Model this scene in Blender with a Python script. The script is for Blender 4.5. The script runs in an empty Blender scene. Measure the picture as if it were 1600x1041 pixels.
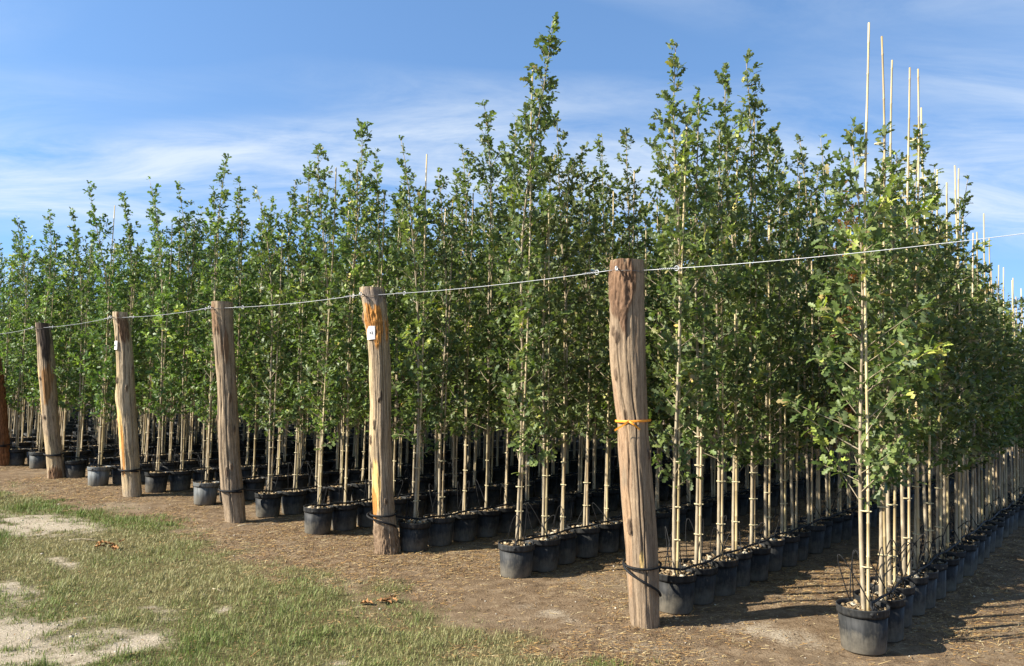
import bpy, math, random
import numpy as np
from mathutils import Matrix, Vector

SC = bpy.context.scene
COL = SC.collection

# ------------------------------------------------------------------ camera
F_PX, CX, CY = 1200.0, 800.0, 520.5           # of the 1600 x 1041 photograph
CAM_H = 1.6
PITCH = math.atan((598 - 520.5) / F_PX)
ROLL = math.radians(1.25)
AX_F = np.array([0, math.cos(PITCH), math.sin(PITCH)])
AX_U0 = np.array([0, -math.sin(PITCH), math.cos(PITCH)])
AX_R0 = np.array([1.0, 0, 0])
AX_R = math.cos(ROLL) * AX_R0 + math.sin(ROLL) * AX_U0
AX_U = -math.sin(ROLL) * AX_R0 + math.cos(ROLL) * AX_U0
EYE = np.array([0, 0, CAM_H])

cam_data = bpy.data.cameras.new('camera')
cam_data.sensor_fit = 'HORIZONTAL'
cam_data.sensor_width = 36.0
cam_data.lens = 36.0 * F_PX / 1600.0
cam_data.clip_start = 0.05
cam_data.clip_end = 6000
cam = bpy.data.objects.new('camera', cam_data)
m = Matrix.Identity(4)
for i in range(3):
    m[i][0], m[i][1], m[i][2], m[i][3] = AX_R[i], AX_U[i], -AX_F[i], EYE[i]
cam.matrix_world = m
COL.objects.link(cam)
SC.camera = cam

# ------------------------------------------------------------------ light
SUN_EL = math.radians(33)
SUN_FROM = np.array([-0.962, -0.272])         # horizontal direction towards the sun
SUN_FROM = SUN_FROM / np.linalg.norm(SUN_FROM)
sun_dir = Vector((SUN_FROM[0] * math.cos(SUN_EL), SUN_FROM[1] * math.cos(SUN_EL), math.sin(SUN_EL)))
sl = bpy.data.lights.new('sun', 'SUN')
sl.energy = 5.0
sl.angle = math.radians(0.53)
sl.color = (1.0, 0.94, 0.83)
so = bpy.data.objects.new('sun', sl)
so.rotation_euler = (-sun_dir).to_track_quat('-Z', 'Y').to_euler()
so.location = (-20, -8, 20)
COL.objects.link(so)

world = bpy.data.worlds.new('World')
SC.world = world
world.use_nodes = True
nt = world.node_tree
nt.nodes.clear()
W = lambda t: nt.nodes.new(t)
w_out, w_bg, w_sky = W('ShaderNodeOutputWorld'), W('ShaderNodeBackground'), W('ShaderNodeTexSky')
w_sky.sky_type = 'NISHITA'
w_sky.sun_disc = False
w_sky.sun_elevation = SUN_EL
w_sky.sun_rotation = math.atan2(SUN_FROM[0], SUN_FROM[1])
w_sky.altitude = 50
w_sky.air_density = 1.0
w_sky.dust_density = 0.1
w_sky.ozone_density = 1.6
w_bg.inputs['Strength'].default_value = 0.113
tc, sep = W('ShaderNodeTexCoord'), W('ShaderNodeSeparateXYZ')
nt.links.new(tc.outputs['Generated'], sep.inputs[0])
add = W('ShaderNodeMath'); add.operation = 'ADD'; add.inputs[1].default_value = 0.16
nt.links.new(sep.outputs['Z'], add.inputs[0])
mx = W('ShaderNodeMath'); mx.operation = 'MAXIMUM'; mx.inputs[1].default_value = 0.05
nt.links.new(add.outputs[0], mx.inputs[0])
comb = W('ShaderNodeCombineXYZ')
for ax in 'XY':
    dv = W('ShaderNodeMath'); dv.operation = 'DIVIDE'
    nt.links.new(sep.outputs[ax], dv.inputs[0]); nt.links.new(mx.outputs[0], dv.inputs[1])
    nt.links.new(dv.outputs[0], comb.inputs[ax])
mp = W('ShaderNodeMapping')
mp.inputs['Rotation'].default_value = (0, 0, math.radians(-24))
mp.inputs['Scale'].default_value = (0.6, 1.5, 1.0)
mp.inputs['Location'].default_value = (5.5, 4.1, 0)
nt.links.new(comb.outputs[0], mp.inputs['Vector'])
n1 = W('ShaderNodeTexNoise'); n1.inputs['Scale'].default_value = 2.3; n1.inputs['Detail'].default_value = 11
n1.inputs['Roughness'].default_value = 0.66; n1.inputs['Distortion'].default_value = 0.55
nt.links.new(mp.outputs[0], n1.inputs['Vector'])
n2 = W('ShaderNodeTexNoise'); n2.inputs['Scale'].default_value = 0.75; n2.inputs['Detail'].default_value = 2
nt.links.new(mp.outputs[0], n2.inputs['Vector'])
r1 = W('ShaderNodeMapRange'); r1.inputs['From Min'].default_value = 0.34; r1.inputs['From Max'].default_value = 0.68
nt.links.new(n1.outputs['Fac'], r1.inputs['Value'])
r2 = W('ShaderNodeMapRange'); r2.inputs['From Min'].default_value = 0.40; r2.inputs['From Max'].default_value = 0.58
nt.links.new(n2.outputs['Fac'], r2.inputs['Value'])
mul = W('ShaderNodeMath'); mul.operation = 'MULTIPLY'
nt.links.new(r1.outputs[0], mul.inputs[0]); nt.links.new(r2.outputs[0], mul.inputs[1])
mul2 = W('ShaderNodeMath'); mul2.operation = 'MULTIPLY'; mul2.inputs[1].default_value = 0.72; mul2.use_clamp = True
nt.links.new(mul.outputs[0], mul2.inputs[0])
cm = W('ShaderNodeMix'); cm.data_type = 'RGBA'
cm.inputs['B'].default_value = (3.3, 3.6, 3.85, 1)
nt.links.new(mul2.outputs[0], cm.inputs['Factor'])
lift = W('ShaderNodeVectorMath'); lift.operation = 'ADD'; lift.inputs[1].default_value = (0, 0, 0.24)   # clear dry air: the deep blue reaches low
nt.links.new(tc.outputs['Generated'], lift.inputs[0])
nrm = W('ShaderNodeVectorMath'); nrm.operation = 'NORMALIZE'
nt.links.new(lift.outputs[0], nrm.inputs[0]); nt.links.new(nrm.outputs[0], w_sky.inputs['Vector'])
hs = W('ShaderNodeHueSaturation'); hs.inputs['Saturation'].default_value = 1.12
nt.links.new(w_sky.outputs[0], hs.inputs['Color'])
nt.links.new(hs.outputs[0], cm.inputs['A'])
nt.links.new(cm.outputs['Result'], w_bg.inputs['Color'])
nt.links.new(w_bg.outputs[0], w_out.inputs['Surface'])

SC.view_settings.view_transform = 'Standard'
SC.view_settings.look = 'None'
SC.view_settings.gamma = 1.0
SC.view_settings.use_curve_mapping = False
SC.view_settings.exposure = 1.32
SC.render.engine = 'CYCLES'
SC.cycles.max_bounces = 6
SC.cycles.diffuse_bounces = 3
SC.cycles.transmission_bounces = 4
SC.cycles.use_denoising = True

# ------------------------------------------------------------------ helpers
def rays(p):
    p = np.atleast_2d(np.asarray(p, float))
    x = (p[:, 0] - CX) / F_PX
    z = -(p[:, 1] - CY) / F_PX
    return AX_F + x[:, None] * AX_R + z[:, None] * AX_U

def ground_at(px, py, h=0.0):
    d = rays([(px, py)])[0]
    t = (h - CAM_H) / d[2]
    return np.array([d[0] * t, d[1] * t])

def on_plane(px, py, Y):
    d = rays([(px, py)])[0]
    t = Y / d[1]
    return EYE + d * t

def project(P):
    P = np.atleast_2d(P) - EYE
    d = P @ AX_F
    return np.stack([CX + F_PX * (P @ AX_R) / d, CY - F_PX * (P @ AX_U) / d, d], 1)

def hash01(ix, iy, iz, seed):
    n = (ix * 374761393 + iy * 668265263 + iz * 2147483647 + seed * 974634777) & 0xffffffff
    n = ((n ^ (n >> 13)) * 1274126177) & 0xffffffff
    n = ((n ^ (n >> 16)) * 2246822519) & 0xffffffff
    return ((n ^ (n >> 15)) & 0xffffff) / float(0xffffff)

def vnoise(x, y, z=0.0, seed=0):
    x, y, z = np.broadcast_arrays(np.asarray(x, float), np.asarray(y, float), np.asarray(z, float))
    ix, iy, iz = (np.floor(a).astype(np.int64) for a in (x, y, z))
    fx, fy, fz = x - ix, y - iy, z - iz
    fx, fy, fz = (a * a * (3 - 2 * a) for a in (fx, fy, fz))
    o = 0
    for dx in (0, 1):
        for dy in (0, 1):
            for dz in (0, 1):
                w = (fx if dx else 1 - fx) * (fy if dy else 1 - fy) * (fz if dz else 1 - fz)
                o = o + w * hash01(ix + dx, iy + dy, iz + dz, seed)
    return o

def fbm(x, y, z=0.0, seed=0, oct=4):
    o, a, s = 0, 0.5, 1.0
    for k in range(oct):
        o = o + a * vnoise(np.asarray(x) * s, np.asarray(y) * s, np.asarray(z) * s, seed + k)
        a *= 0.5; s *= 2.03
    return o / (1 - 0.5 ** oct)

class Geo:
    """collects vertices, triangles / quads, and one float-colour per vertex"""
    def __init__(self):
        self.v, self.f, self.c, self.n = [], [], [], 0
    def add(self, v, f, c=None):
        v = np.asarray(v, float)
        f = np.asarray(f, np.int64)
        self.v.append(v); self.f.append(f + self.n)
        if c is not None:
            self.c.append(np.broadcast_to(np.asarray(c, float), (len(v), 3)))
        self.n += len(v)
        return self
    def mesh(self, name, mats, smooth=False, attr='tint'):
        me = bpy.data.meshes.new(name)
        v = np.concatenate(self.v)
        me.vertices.add(len(v))
        me.vertices.foreach_set('co', v.astype(np.float32).ravel())
        loops = np.concatenate([f.ravel() for f in self.f])
        tot = np.concatenate([np.full(len(f), f.shape[1], np.int64) for f in self.f])
        start = np.concatenate([[0], np.cumsum(tot)[:-1]])
        me.loops.add(len(loops))
        me.loops.foreach_set('vertex_index', loops.astype(np.int32))
        me.polygons.add(len(tot))
        me.polygons.foreach_set('loop_start', start.astype(np.int32))
        me.polygons.foreach_set('loop_total', tot.astype(np.int32))
        if smooth:
            me.polygons.foreach_set('use_smooth', np.ones(len(tot), bool))
        if self.c:
            a = me.attributes.new(attr, 'FLOAT_COLOR', 'POINT')
            cc = np.ones((len(v), 4), np.float32)
            cc[:, :3] = np.concatenate(self.c)
            a.data.foreach_set('color', cc.ravel())
        for mt in (mats if isinstance(mats, (list, tuple)) else [mats]):
            me.materials.append(mt)
        me.update(calc_edges=True)
        me.validate()
        return me

def tube(pts, rad, segs=6, cap=True):
    pts = np.asarray(pts, float)
    n = len(pts)
    rad = np.broadcast_to(np.asarray(rad, float), (n,))
    t = np.gradient(pts, axis=0)
    t /= np.linalg.norm(t, axis=1)[:, None] + 1e-12
    ref = np.array([0.31, 0.17, 1.0]) if abs(t[:, 2]).mean() < 0.8 else np.array([1.0, 0.21, 0.1])
    a = np.cross(t, ref); a /= np.linalg.norm(a, axis=1)[:, None] + 1e-12
    b = np.cross(t, a)
    th = np.arange(segs) * 2 * math.pi / segs
    v = pts[:, None, :] + rad[:, None, None] * (np.cos(th)[None, :, None] * a[:, None, :] + np.sin(th)[None, :, None] * b[:, None, :])
    v = v.reshape(-1, 3)
    i = np.arange(n - 1)[:, None] * segs
    j = np.arange(segs)[None, :]
    k = (j + 1) % segs
    q = np.stack([i + j, i + k, i + segs + k, i + segs + j], -1).reshape(-1, 4)
    if cap and segs >= 3:
        v = np.concatenate([v, pts[:1], pts[-1:]])
        c0, c1 = n * segs, n * segs + 1
        jj = np.arange(segs); kk = (jj + 1) % segs
        z = np.zeros(segs, int)
        tr = np.concatenate([np.stack([kk, jj, z + c0, z + c0], -1), np.stack([(n - 1) * segs + jj, (n - 1) * segs + kk, z + c1, z + c1], -1)])
        q = (q, tr[:, :3])
    else:
        q = (q,)
    return v, q

def add_tube(g, pts, rad, segs=6, c=None, cap=True):
    v, fs = tube(pts, rad, segs, cap)
    n0 = g.n
    g.add(v, fs[0], c)
    for f in fs[1:]:
        g.f.append(f + n0)
    return g

def lathe(profile, segs, rib=None):
    pr = np.asarray(profile, float)
    th = np.arange(segs) * 2 * math.pi / segs
    r = np.repeat(pr[:, :1], segs, 1)
    if rib is not None:
        r = r + rib
    v = np.stack([r * np.cos(th), r * np.sin(th), np.repeat(pr[:, 1:2], segs, 1)], -1).reshape(-1, 3)
    i = np.arange(len(pr) - 1)[:, None] * segs
    j = np.arange(segs)[None, :]; k = (j + 1) % segs
    return v, np.stack([i + j, i + k, i + segs + k, i + segs + j], -1).reshape(-1, 4)

def lump(r, rng, flat=0.6, nu=7, nv=5):
    th = np.linspace(0, 2 * math.pi, nu, endpoint=False)
    ph = np.linspace(0, math.pi, nv)
    v = []
    for p in ph:
        for t in th:
            k = r * (0.8 + 0.4 * rng.random())
            v.append((k * math.sin(p) * math.cos(t), k * math.sin(p) * math.sin(t), flat * k * math.cos(p)))
    f = []
    for i in range(nv - 1):
        for j in range(nu):
            f.append((i * nu + j, (i + 1) * nu + j, (i + 1) * nu + (j + 1) % nu, i * nu + (j + 1) % nu))
    return np.array(v), np.array(f)

def obj(name, me, parent=None, loc=None, rz=0.0, scale=None):
    o = bpy.data.objects.new(name, me)
    COL.objects.link(o)
    if parent is not None:
        o.parent = parent
    if loc is not None:
        o.location = loc
    o.rotation_euler = (0, 0, rz)
    if scale is not None:
        o.scale = scale
    return o

def tag(o, label=None, cat=None, group=None, kind=None):
    if label: o['label'] = label
    if cat: o['category'] = cat
    if group: o['group'] = group
    if kind: o['kind'] = kind
    return o

# ------------------------------------------------------------------ materials
class Mat:
    def __init__(self, name, rough=0.7, spec=0.3, color=None):
        self.m = bpy.data.materials.new(name)
        self.m.use_nodes = True
        self.t = self.m.node_tree
        self.b = self.t.nodes['Principled BSDF']
        self.b.inputs['Roughness'].default_value = rough
        self.b.inputs['Specular IOR Level'].default_value = spec
        if color: self.b.inputs['Base Color'].default_value = (*color, 1)
    def n(self, typ, **kw):
        x = self.t.nodes.new(typ)
        for k, v in kw.items():
            if k in ('operation', 'data_type', 'blend_type', 'attribute_name', 'feature', 'clamp'):
                setattr(x, k, v)
            else:
                x.inputs[k].default_value = v
        return x
    def l(self, a, b):
        self.t.links.new(a, b); return self
    def noise(self, scale, detail=4, rough=0.55, coord='Object', stretch=None):
        tc = self.n('ShaderNodeTexCoord')
        s = tc.outputs[coord]
        if stretch:
            mp = self.n('ShaderNodeMapping'); mp.inputs['Scale'].default_value = stretch
            self.l(s, mp.inputs['Vector']); s = mp.outputs[0]
        x = self.n('ShaderNodeTexNoise', Scale=scale, Detail=detail, Roughness=rough)
        self.l(s, x.inputs['Vector'])
        return x.outputs['Fac']
    def ramp(self, fac, stops):
        r = self.n('ShaderNodeValToRGB')
        e = r.color_ramp.elements
        while len(e) < len(stops): e.new(0.5)
        for x, (p, c) in zip(e, stops):
            x.position = p; x.color = (*c, 1)
        self.l(fac, r.inputs[0]); return r.outputs[0]
    def mix(self, fac, a, b, blend='MIX'):
        x = self.n('ShaderNodeMix', data_type='RGBA', blend_type=blend)
        for s, v in (('Factor', fac), ('A', a), ('B', b)):
            if isinstance(v, (int, float)): x.inputs[s].default_value = v
            elif isinstance(v, tuple): x.inputs[s].default_value = (*v, 1)
            else: self.l(v, x.inputs[s])
        return x.outputs['Result']
    def rng(self, fac, a, b, c=0.0, d=1.0):
        x = self.n('ShaderNodeMapRange')
        for k, v in zip(('From Min', 'From Max', 'To Min', 'To Max'), (a, b, c, d)): x.inputs[k].default_value = v
        self.l(fac, x.inputs['Value']); return x.outputs[0]
    def attr(self, name):
        return self.n('ShaderNodeAttribute', attribute_name=name).outputs['Color']
    def bump(self, h, strength, dist):
        x = self.n('ShaderNodeBump', Strength=strength, Distance=dist)
        self.l(h, x.inputs['Height']); self.l(x.outputs[0], self.b.inputs['Normal'])
    def col(self, s):
        self.l(s, self.b.inputs['Base Color']); return self

def leaf_material():
    M = Mat('oak_leaf', rough=0.5, spec=0.3)
    g = M.n('ShaderNodeNewGeometry')
    base = M.ramp(g.outputs['Random Per Island'], [(0.0, (0.040, 0.068, 0.018)), (0.35, (0.072, 0.115, 0.030)), (0.7, (0.115, 0.165, 0.046)), (0.93, (0.160, 0.200, 0.066)), (1.0, (0.25, 0.20, 0.09))])
    oi = M.n('ShaderNodeObjectInfo')
    base = M.mix(1.0, base, oi.outputs['Color'], 'MULTIPLY')
    tint = M.attr('tint')                       # new growth is lighter by nature
    base = M.mix(1.0, base, tint, 'MULTIPLY')
    # leaf undersides are paler, greyer
    under = M.mix(0.45, base, (0.16, 0.19, 0.11))
    fin = M.mix(g.outputs['Backfacing'], base, under)
    M.col(fin)
    tr = M.n('ShaderNodeBsdfTranslucent')
    lit = M.mix(1.0, fin, (1.5, 1.75, 0.55), 'MULTIPLY')
    M.l(lit, tr.inputs['Color'])
    ms = M.n('ShaderNodeMixShader'); ms.inputs[0].default_value = 0.25
    M.l(M.b.outputs[0], ms.inputs[1]); M.l(tr.outputs[0], ms.inputs[2])
    out = M.t.nodes['Material Output']
    M.l(ms.outputs[0], out.inputs['Surface'])
    return M.m

def bark_material():
    M = Mat('young_bark', rough=0.8, spec=0.2)
    a = M.noise(26, 5, stretch=(1, 1, 0.35))
    c = M.ramp(a, [(0.3, (0.16, 0.125, 0.08)), (0.5, (0.29, 0.235, 0.155)), (0.72, (0.44, 0.37, 0.25))])
    M.col(c); M.bump(a, 0.4, 0.004)
    return M.m

def cane_material():
    M = Mat('bamboo', rough=0.5, spec=0.35)
    a = M.noise(30, 4, stretch=(1, 1, 0.06))
    c = M.ramp(a, [(0.28, (0.30, 0.22, 0.11)), (0.5, (0.47, 0.38, 0.215)), (0.75, (0.60, 0.51, 0.31))])
    c2 = M.noise(4.5, 3)
    c = M.mix(M.rng(c2, 0.52, 0.75, 0, 0.6), c, (0.28, 0.215, 0.13))
    oi = M.n('ShaderNodeObjectInfo')
    c = M.mix(1.0, c, oi.outputs['Color'], 'MULTIPLY')
    M.col(c)
    return M.m

def pot_material():
    M = Mat('pot_plastic', rough=0.7, spec=0.14)
    oi = M.n('ShaderNodeObjectInfo')
    tc = M.n('ShaderNodeTexCoord')
    sp = M.n('ShaderNodeSeparateXYZ'); M.l(tc.outputs['Object'], sp.inputs[0])
    d = M.noise(13, 6, 0.65)
    st = M.noise(40, 3, stretch=(1, 1, 0.12))
    mud = M.rng(sp.outputs['Z'], 0.0, 0.16, 0.55, 0.0)       # splashed mud sticks low on the pot
    ad = M.n('ShaderNodeMath', operation='MULTIPLY_ADD'); M.l(d, ad.inputs[0]); ad.inputs[1].default_value = 0.8; M.l(mud, ad.inputs[2])
    sc_ = M.noise(70, 5, 0.7, stretch=(1, 1, 0.22))
    ad2 = M.n('ShaderNodeMath', operation='MULTIPLY_ADD'); M.l(sc_, ad2.inputs[0]); ad2.inputs[1].default_value = 0.55; M.l(ad.outputs[0], ad2.inputs[2])
    dust = M.rng(ad2.outputs[0], 0.70, 1.18, 0.0, 0.85)
    pl = M.mix(M.rng(st, 0.35, 0.7), (0.013, 0.0135, 0.0135), (0.032, 0.032, 0.031))
    pl = M.mix(1.0, pl, oi.outputs['Color'], 'MULTIPLY')
    c = M.mix(dust, pl, (0.17, 0.15, 0.115))
    M.col(c)
    r = M.rng(dust, 0, 0.8, 0.55, 0.92); M.l(r, M.b.inputs['Roughness'])
    M.bump(d, 0.25, 0.004)
    return M.m

def soil_material():
    M = Mat('pot_soil', rough=0.95, spec=0.1)
    v = M.n('ShaderNodeTexVoronoi', Scale=55.0)
    tc = M.n('ShaderNodeTexCoord'); M.l(tc.outputs['Object'], v.inputs['Vector'])
    s = M.n('ShaderNodeSeparateColor'); M.l(v.outputs['Color'], s.inputs[0])
    c = M.ramp(s.outputs[0], [(0.0, (0.06, 0.04, 0.025)), (0.4, (0.16, 0.11, 0.06)), (0.75, (0.34, 0.25, 0.14)), (1.0, (0.50, 0.42, 0.28))])
    M.col(c); M.bump(v.outputs['Distance'], 0.8, 0.01)
    return M.m

def plain(name, color, rough=0.6, spec=0.3, metal=0.0, vary=0.0, scale=20):
    M = Mat(name, rough, spec, color)
    M.b.inputs['Metallic'].default_value = metal
    if vary:
        a = M.noise(scale, 5)
        lo = tuple(x * (1 - vary) for x in color); hi = tuple(min(1, x * (1 + vary)) for x in color)
        M.col(M.ramp(a, [(0.3, lo), (0.7, hi)]))
    return M.m

def tint_material(name, rough=0.85, spec=0.15, translucent=0.0):
    M = Mat(name, rough, spec)
    c = M.attr('tint')
    M.col(c)
    if translucent:
        tr = M.n('ShaderNodeBsdfTranslucent'); M.l(c, tr.inputs['Color'])
        ms = M.n('ShaderNodeMixShader'); ms.inputs[0].default_value = translucent
        M.l(M.b.outputs[0], ms.inputs[1]); M.l(tr.outputs[0], ms.inputs[2])
        M.l(ms.outputs[0], M.t.nodes['Material Output'].inputs['Surface'])
    return M.m

def post_material():
    M = Mat('post_wood', rough=0.85, spec=0.15)
    c = M.attr('tint')
    gr = M.noise(58, 9, 0.8, stretch=(1, 1, 0.06))
    fine = M.noise(130, 7, 0.78, stretch=(1, 1, 0.25))
    big = M.noise(5, 4, 0.6, stretch=(1, 1, 0.5))
    k = M.ramp(gr, [(0.36, (0.40, 0.36, 0.33)), (0.47, (0.88, 0.86, 0.85)), (0.62, (1.15, 1.15, 1.15))])
    c = M.mix(1.0, c, k, 'MULTIPLY')
    k2 = M.ramp(big, [(0.3, (0.72, 0.72, 0.74)), (0.7, (1.16, 1.13, 1.06))])
    c = M.mix(1.0, c, k2, 'MULTIPLY')
    k3 = M.ramp(fine, [(0.35, (0.75, 0.73, 0.7)), (0.6, (1.08, 1.08, 1.08))])
    c = M.mix(1.0, c, k3, 'MULTIPLY')
    M.col(c)
    ad = M.n('ShaderNodeMath', operation='ADD'); M.l(gr, ad.inputs[0]); M.l(fine, ad.inputs[1])
    M.bump(ad.outputs[0], 0.6, 0.008)
    return M.m

def ground_material():
    M = Mat('earth', rough=0.95, spec=0.08)
    mk = M.n('ShaderNodeSeparateColor'); M.l(M.attr('tint'), mk.inputs[0])
    g, s = mk.outputs[0], mk.outputs[1]
    n_big = M.noise(0.9, 5, 0.6)
    n_mid = M.noise(7, 6, 0.65)
    n_fine = M.noise(60, 5, 0.7)
    n_grit = M.noise(230, 3, 0.7)
    dirt = M.ramp(n_mid, [(0.28, (0.115, 0.077, 0.045)), (0.5, (0.215, 0.150, 0.090)), (0.72, (0.33, 0.245, 0.155))])
    dirt = M.mix(M.rng(n_big, 0.52, 0.70, 0, 0.8), dirt, (0.31, 0.24, 0.158))
    sand = M.ramp(n_mid, [(0.25, (0.33, 0.27, 0.19)), (0.5, (0.46, 0.385, 0.28)), (0.75, (0.56, 0.48, 0.365))])
    turf = M.ramp(n_mid, [(0.3, (0.10, 0.092, 0.036)), (0.7, (0.20, 0.165, 0.075))])
    def soft(m, amt):
        ad = M.n('ShaderNodeMath', operation='MULTIPLY_ADD'); M.l(n_fine, ad.inputs[0]); ad.inputs[1].default_value = amt; M.l(m, ad.inputs[2])
        return M.rng(ad.outputs[0], 0.5 + amt * 0.5 - 0.28, 0.5 + amt * 0.5 + 0.28)
    c = M.mix(soft(g, 0.9), dirt, turf)
    c = M.mix(soft(s, 0.9), c, sand)
    k = M.ramp(n_grit, [(0.32, (0.62, 0.60, 0.58)), (0.5, (1, 1, 1)), (0.7, (1.2, 1.2, 1.2))])
    c = M.mix(1.0, c, k, 'MULTIPLY')
    k = M.ramp(n_fine, [(0.3, (0.7, 0.68, 0.66)), (0.6, (1.06, 1.06, 1.06))])
    c = M.mix(1.0, c, k, 'MULTIPLY')
    M.col(c)
    ad = M.n('ShaderNodeMath', operation='MULTIPLY_ADD'); M.l(n_grit, ad.inputs[0]); ad.inputs[1].default_value = 0.35; M.l(n_fine, ad.inputs[2])
    M.bump(ad.outputs[0], 0.9, 0.02)
    return M.m

LEAF, BARK, CANE, POT, SOIL = leaf_material(), bark_material(), cane_material(), pot_material(), soil_material()
POSTM, EARTH = post_material(), ground_material()
TIE = plain('tie_plastic', (0.50, 0.43, 0.25), 0.5)
BLACK = plain('black_hose', (0.014, 0.014, 0.014), 0.6, 0.15, vary=0.4)
STONE = plain('limestone', (0.38, 0.33, 0.24), 0.9, 0.1, vary=0.35, scale=40)
WIRE = plain('galvanised_wire', (0.42, 0.43, 0.44), 0.5, 0.4, metal=0.6)
RUST = plain('dull_steel', (0.20, 0.18, 0.16), 0.55, 0.4, metal=0.5)
WHITE = plain('white_card', (0.80, 0.79, 0.76), 0.55)
INK = plain('black_ink', (0.03, 0.03, 0.035), 0.7)
ORANGE = plain('orange_tape', (0.80, 0.30, 0.03), 0.5, vary=0.15)
PORCELAIN = plain('white_insulator', (0.75, 0.75, 0.73), 0.35)
STRAWM = tint_material('dry_straw', 0.8, 0.2)
GRASSM = tint_material('grass_blade', 0.6, 0.3, translucent=0.25)
PEBM = tint_material('pebble', 0.9, 0.15)
DEADM = plain('dead_leaf', (0.30, 0.15, 0.06), 0.8, 0.15, vary=0.5, scale=25)

# ------------------------------------------------------------------ layout on the ground
ROWDIR = np.array([math.cos(math.radians(49.8)), math.sin(math.radians(49.8))])
FRONT = np.array([-ROWDIR[1], ROWDIR[0]])          # along the heads of the rows, away from the camera
def pot_at(px, py):
    g = ground_at(px, py)
    return g + 0.13 * g / np.linalg.norm(g)
ROW_PX = [(1350, 1024), (1053, 962), (806, 905), (646, 864), (496, 838), (418, 810), (320, 791), (243, 772), (153, 761), (118, 747), (60, 734), (24, 728)]
ROWS = [pot_at(*p) for p in ROW_PX]
step = 1.32
while len(ROWS) < 36:
    ROWS.append(ROWS[-1] + FRONT * step - ROWDIR * (0.15 if len(ROWS) % 2 else -0.15))
PITCH_POT = 0.335

# ------------------------------------------------------------------ ground, lawn and path
def to_ab(xy):
    xy = np.asarray(xy, float)
    return xy @ FRONT, -(xy @ ROWDIR)             # along the heads, outwards towards the track
edge_px = [(1060, 1060), (960, 1030), (880, 1008), (800, 990), (700, 962), (600, 922), (480, 880), (330, 832), (200, 800), (90, 776), (0, 757), (-150, 735)]
EDGE = np.array([to_ab(ground_at(*p)) for p in edge_px])
EDGE = EDGE[np.argsort(EDGE[:, 0])]
def blob(px, py, ra, rb, amp=1.0):
    return (*to_ab(ground_at(px, py)), ra, rb, amp)
SANDY = [blob(90, 1010, 0.55, 0.42, 1.25), blob(-120, 1030, 1.1, 0.6, 1.3), blob(200, 1010, 0.32, 0.24, 1.0), blob(50, 822, 0.9, 0.45, 1.0), blob(-200, 830, 1.3, 0.7, 1.1),
         blob(30, 922, 0.5, 0.14, 1.0), blob(100, 880, 0.3, 0.08, 0.75), blob(350, 952, 0.12, 0.07, 0.8), blob(530, 1036, 0.16, 0.06, 0.85), blob(250, 960, 0.2, 0.1, 0.7), blob(880, 965, 0.5, 0.16, 0.42), blob(1190, 985, 0.5, 0.2, 0.42), blob(1000, 1010, 0.4, 0.16, 0.42)]
def masks(x, y):
    a, b = to_ab(np.stack([x, y], -1))
    e = np.interp(a, EDGE[:, 0], EDGE[:, 1])
    n = fbm(x * 1.6, y * 1.6, 0, 3, 4) - 0.5
    n2 = fbm(x * 5.5, y * 5.5, 0, 11, 3) - 0.5
    g = np.clip((b - e - 0.2) / 0.7 + 0.5 + n * 1.5 + n2 * 1.1, 0, 1)
    track = np.clip((b - e - 3.6) / 0.8, 0, 1)                    # the bare wheel track beyond the turf
    s = track * 1.2
    for (ca, cb, ra, rb, amp) in SANDY:
        s = np.maximum(s, amp * np.exp(-((a - ca) / ra) ** 2 - ((b - cb) / rb) ** 2))
    n4 = fbm(x * 14, y * 14, 0, 71, 3) - 0.5
    s = np.clip(s + (n * 1.3 + n2 * 1.5 + n4 * 1.3) * np.clip(s * 1.6, 0, 1), 0, 1)
    s = np.where((b - e) > -1.6, s, 0)
    return g * (1 - 0.0 * s), s, b - e
def height(x, y):
    h = 0.030 * (fbm(x * 0.9, y * 0.9, 0, 21, 3) - 0.5) + 0.034 * (fbm(x * 4.5, y * 4.5, 0, 31, 4) - 0.5)
    d = np.hypot(x, y - 6)
    return h * np.clip(1.6 - d / 30, 0, 1)

def axis(lo, hi, st, far):
    c = list(np.arange(lo, hi + st / 2, st))
    d = st
    while c[-1] < far: d *= 1.28; c.append(c[-1] + d)
    d = st
    while c[0] > -far: d *= 1.28; c.insert(0, c[0] - d)
    return np.array(c)
gx, gy = axis(-13, 7.5, 0.085, 2500), axis(2.5, 16, 0.085, 2500)
X, Y = np.meshgrid(gx, gy, indexing='ij')
Z = height(X, Y)
mg, ms_, _ = masks(X, Y)
nx, ny = len(gx), len(gy)
V = np.stack([X, Y, Z], -1).reshape(-1, 3)
Cc = np.stack([mg, ms_, np.zeros_like(mg)], -1).reshape(-1, 3)
I, J = np.meshgrid(np.arange(nx - 1), np.arange(ny - 1), indexing='ij')
Q = np.stack([I * ny + J, (I + 1) * ny + J, (I + 1) * ny + J + 1, I * ny + J + 1], -1).reshape(-1, 4)
ab = V[Q[:, 0]]
qg, qs, _ = masks(ab[:, 0], ab[:, 1])
is_path = qs > 0.5
is_lawn = (~is_path) & (qg > 0.5)
def submesh(name, sel):
    q = Q[sel]
    idx, inv = np.unique(q, return_inverse=True)
    return Geo().add(V[idx], inv.reshape(-1, 4), Cc[idx]).mesh(name, EARTH, smooth=True)
tag(obj('ground', submesh('ground', ~(is_path | is_lawn))), 'bare brown earth littered with straw under the potted rows', kind='structure')
tag(obj('lawn', submesh('lawn', is_lawn)), 'strip of worn turf along the heads of the rows', kind='structure')
tag(obj('path', submesh('path', is_path)), 'pale sandy bare track worn through the turf', kind='structure')

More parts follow.
